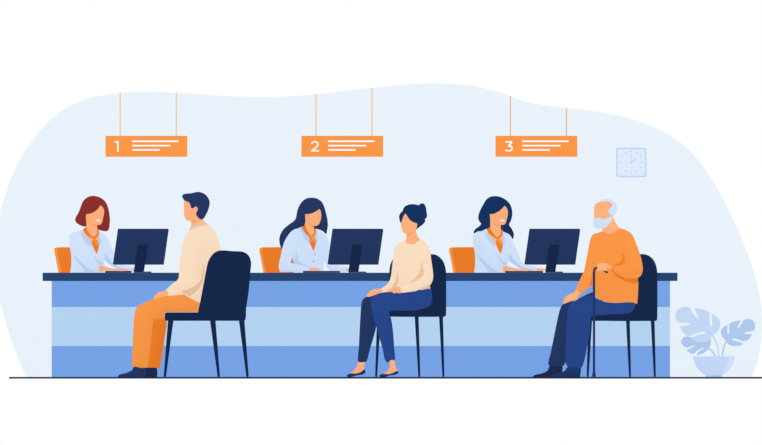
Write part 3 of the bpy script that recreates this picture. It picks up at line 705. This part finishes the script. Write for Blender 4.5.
sweato = cR((218,27),(240,38),(265,30),(283,14),(320,25),(345,45),(360,80),(375,120),(388,170),(390,205),(381,227),(369,236),(371,260),(369,310),(366,350,1),(310,348),(260,345),(215,338),(192,327),(181,312),(178,280),(176,245),(168,200),(165,150),(158,90),(168,44),(190,35))
faro = cR((190,36),(168,43),(156,68),(148,110),(140,150),(130,200),(110,245),(95,280),(87,303),(92,310),(104,319),(120,302),(150,281),(168,262),(177,244),(180,200),(185,120),(195,60))
def faroy(a, b): return -2.66 - .14*ramp(b, 262, 296)
nlo = cX((205,117),(215,96),(250,81),(300,66),(320,76),(350,90),(400,97),(486,97),(483,122),(462,141),(400,145),(330,150),(302,157),(299,170),(297,220),(285,280),(270,350),(256,375),(220,377),(200,366),(193,340),(195,250),(200,160))
flo = cX((178,107),(195,95),(240,82),(300,54),(314,53),(316,72),(260,110),(215,130),(206,200),(205,300),(192,350),(180,366),(150,371),(121,359),(130,310),(150,210),(165,140))
def nlyo(a, b): return -2.80 - .11*(1-ramp(a, 590, 630))
def flyo(a, b): return -2.72
fho = cX((182,101),(190,76),(210,60),(235,56),(247,70),(240,86),(215,90),(200,96))
nho = crop(560,190,4.45)((163,347),(172,332),(193,324),(213,333),(223,348),(221,361),(205,364),(188,357),(172,354))
P = [region(heado, y0, 1.3), region(necko, y0, 1.0, off=.004), core(sweato, y0, .62, 1.6), core(faro, faroy, .9, 1.6), core(nlo, nlyo, .75, 1.6), core(flo, flyo, .75, 1.6),
     region(fho, -2.86, 1.2, off=.002), tube([W(580, -2.78, 291), W(572, -2.86, 297)], [.022, .017]),
     tube([W(626, -2.72, 246), W(632.5, -2.76, 259), W(633, -2.79, 269), W(620, -2.93, 270), W(609.5, -3.03, 267.4)], [.034, .036, .034, .026, .012]),
     tube([W(620, -2.67, 280), W(618, -2.66, 299), W(618, -2.69, 306.5), W(617, -2.79, 308.5)], [.04, .012, .014, .02]), tube([W(618, -2.80, 307.5), W(616, -2.72, 307.5), W(584, -2.72, 303), W(572, -2.72, 318)], [.025, .035, .035, .03])]
tips = [(W(570.5, -2.86+o*.7, 296.5), W(567, -2.86+o, 298.5), W(564.3+(1-l)*9, -2.86+o, 302)) for o, l in ((-.034, .92), (-.012, 1), (.012, .97), (.034, .86))]
P += hand(None, W(576, -2.86, 295.5), tips, [W(573.5, -2.893, 298), W(570.5, -2.91, 299.2), W(568.5, -2.916, 300.4)], r=.0068, rp=.009)
# near hand closed over the handle of the cane: fingers over the top and down its front
CY = -3.03
P.append(tube([W(609.5, CY, 267.2), W(605, CY, 264.7), W(600.3, CY, 264.6)], [.012, .0135, .012]))
for i, (fx, l) in enumerate(((598.3, .9), (600.9, 1), (603.5, 1), (606.0, .9))):
    P.append(tube([W(fx+.4, CY-.008, 264.7), W(fx, CY-.019, 266.0), W(fx-.1, CY-.0205, 268.2), W(fx+.2, CY-.0195, 268.6+1.8*l)], [.0095, .0088, .0082, .0072], 10))
P.append(tube([W(604, CY+.018, 266.0), W(600.5, CY+.026, 267.0), W(597.6, CY+.026, 268.0)], [.010, .009, .008], 10))
for a, b, c, d, yy in ((556, 360, 552, 370, -2.72), (573, 362, 571, 370, -2.91)):
    P.append(tube([W(a+1, yy, b-12), W(a, yy, b), W(c, yy, d), W(c-5, yy, d+3.4)], [.022, .020, .016, .012]))
old = body('person', P, W(600, -2.75, GY), 'bald old man with pale beard, orange sweater and blue trousers, holding a cane', 'person', 'visitors seated at the counter')
fullsw = [(p[0], p[1] + (24 if p[1] > 296 else 0)) for p in sweato]
sw = link('sweater', join(region(sweato, y0, .55, full=fullsw), region(faro, faroy, .9)), ORANGE, old)
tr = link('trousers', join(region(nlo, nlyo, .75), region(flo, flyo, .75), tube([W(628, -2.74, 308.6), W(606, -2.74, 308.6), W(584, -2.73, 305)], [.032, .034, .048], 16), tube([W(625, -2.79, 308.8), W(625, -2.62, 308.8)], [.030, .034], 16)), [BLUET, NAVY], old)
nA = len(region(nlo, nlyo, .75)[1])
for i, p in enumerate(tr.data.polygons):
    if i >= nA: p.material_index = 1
slv = link('sleeve', tube([W(627, -2.73, 248), W(632.8, -2.76, 259), W(633.5, -2.79, 269), W(620, -2.93, 270), W(612.5, -3.01, 268.2)], [.046, .05, .047, .036, .020], 16), ORANGE, sw)
drape('fold_shade', cR((303,126),(310,150),(306,168),(290,178),(248,182),(282,171),(298,157)), sw, DORANGE, [sw, slv], .024, .8)  # sleeve shade on the sweater, painted as deep orange pieces
drape('fold_shade', cR((245,188),(270,212),(300,232),(340,237),(365,237),(366,260),(330,255),(285,236),(258,212)), sw, DORANGE, [sw, slv], .016, .8)
drape('fold_shade', cR((172,172),(170,200),(160,245),(152,272),(170,262),(178,245),(176,215)), sw, DORANGE, [sw], .010, .8)
fo_ = Field(smooth(fullo))
link('hair', region(hairo, y0, 1.34, full=fo_, off=.007), PALEH, old)
link('beard', region(beard, y0, 1.36, full=fo_, off=.007), PALEH, old)
link('shoe', region(cT((64,377),(85,362),(140,350),(180,330),(203,292),(300,292),(302,335),(300,384,1),(70,384)), -2.72, 1.4, lim=.05), SHOE1, old)
link('shoe', region(cT((205,382),(225,362),(280,345),(320,330),(346,300),(446,302),(446,384,1),(212,384)), -2.91, 1.4, lim=.05), SHOE2, old)

# the cane
cn = thing('walking_cane', W(594, CY, GY), 'thin navy walking cane in the hand of the old man', 'cane')
link('handle', tube([W(594, CY, 273), W(594.2, CY, 270.3), W(595.3, CY, 268.4), W(597.2, CY, 267.7), W(600, CY, 268.7), W(603.5, CY, 270.2), W(606.9, CY, 272.2)], [.0085]*7, 10), NAVY, cn)
link('shaft', tube([W(594, CY, 272.5), W(594, CY, 373)], [.0085, .0085], 10), NAVY, cn)
link('rubber_tip', lathe([(.0085, WZ(371.5)), (.012, WZ(374)), (.014, .001)], WX(594), CY, 14), NAVY, cn)

# ================================================================== the potted plant
PX, PY = 713.8, -0.75
pl = thing('potted_plant', W(PX, PY, GY), 'pale blue plant with split leaves in a bowl-shaped pot', 'plant')
prof = [(16.4, 376.7-.2), (8.4*.98, 376.5), (8.2, 375.4), (12.5, 372.6), (16.5, 368.4), (19.2, 363.0), (20.5, 358.5), (20.7, 356.4), (19.6, 356.4), (19.0, 359.0), (17, 360.5)]
pot = link('pot', lathe([(r*S, WZ(z)) for r, z in prof[2:]], WX(PX), PY), POTM, pl)
link('pot_foot', lathe([(8.3*S, .0005), (8.0*S, WZ(375.3))], WX(PX), PY), POTF, pot)
link('soil', lathe([(17.2*S, WZ(361.2)), (17.2*S, WZ(360.2))], WX(PX), PY), LEAFB, pl)
drape('pot_highlight', cU((325,308),(343,308),(340,335),(322,368),(300,390),(277,404),(303,366),(318,336)), pot, POTL, [pot], .002)  # painted highlight on the side of the bowl
def leaf(out, y0, m):
    return link('leaf', region(out, y0, 1, lim=.006), m, pl)
LA = cU((235,192),(255,175),(270,150),(273,125),(262,100),(245,85),(227,77,1),(229,138),(223,143),(217,136),(214,68,1),(185,52),(133,42,1),(142,70),(158,103,1),(143,96),(125,72),(105,40,1),(80,37),(50,45),(32,65),(30,95),(40,118),(60,125,1),(95,124),(112,130),(95,138),(52,143,1),(65,168),(85,189),(105,197),(120,190),(150,178),(185,172),(194,181),(165,187),(128,199),(117,208),(130,222),(165,230),(205,222))
LR = cU((303,219),(285,202),(277,180),(280,160),(295,143),(312,134,1),(311,178),(316,186),(321,180),(320,131,1),(345,118),(383,110,1),(364,152,1),(376,148),(401,107,1),(430,104),(455,118),(462,140),(457,166,1),(440,170),(402,177),(404,183),(446,185,1),(430,210),(410,222),(392,223),(365,212),(340,210),(336,216),(365,225),(397,238),(380,247),(345,250),(315,240))
LL = cU((60,228),(68,208),(90,198),(120,202),(160,196),(200,200),(218,208),(222,228),(216,254),(203,271),(178,290),(144,303,1),(154,281),(184,262),(178,259),(150,274),(125,295,1),(100,283),(90,272,1),(133,251),(126,247),(95,259,1),(75,252))
leaf(LA, lambda a, b: PY - .10 - .5*(b-318)*S*.4, LEAFA)
leaf(LR, lambda a, b: PY + .02 + .25*(a-735)*S, LEAFB)
leaf(LL, lambda a, b: PY + .05, LEAFB)
def stem(pts, m): link('stem', tube(pts, [.0055, .0055, .0055, .007], 8), m, pl)
U = lambda x, y: (x/5.425 + 670, y/5.425 + 300)
def S3(x, y, d): p = U(x, y); return W(p[0], PY + d, p[1])
stem([S3(232,192,-.14), S3(250,225,-.12), S3(262,265,-.06), S3(263,330,0)], LEAFA)
stem([S3(306,222,.0), S3(293,252,.01), S3(286,285,.02), S3(283,330,.02)], LEAFB)
stem([S3(209,258,.05), S3(228,278,.05), S3(243,300,.04), S3(250,330,.03)], LEAFB)

# ================================================================== light and camera
sc = bpy.context.scene
w = bpy.data.worlds.new('white studio'); sc.world = w; w.use_nodes = True
bg = w.node_tree.nodes['Background']; bg.inputs['Color'].default_value = (1, 1, 1, 1); bg.inputs['Strength'].default_value = 1.0
sc.view_settings.view_transform = 'Standard'; sc.view_settings.look = 'None'
cam = bpy.data.cameras.new('camera'); cam.type = 'ORTHO'; cam.ortho_scale = 762 * S
co = bpy.data.objects.new('camera', cam); COL.objects.link(co)
co.location = (WX(381), -9, WZ(222.5)); co.rotation_euler = (math.radians(90), 0, 0)
cam.clip_end = 50
sc.camera = co
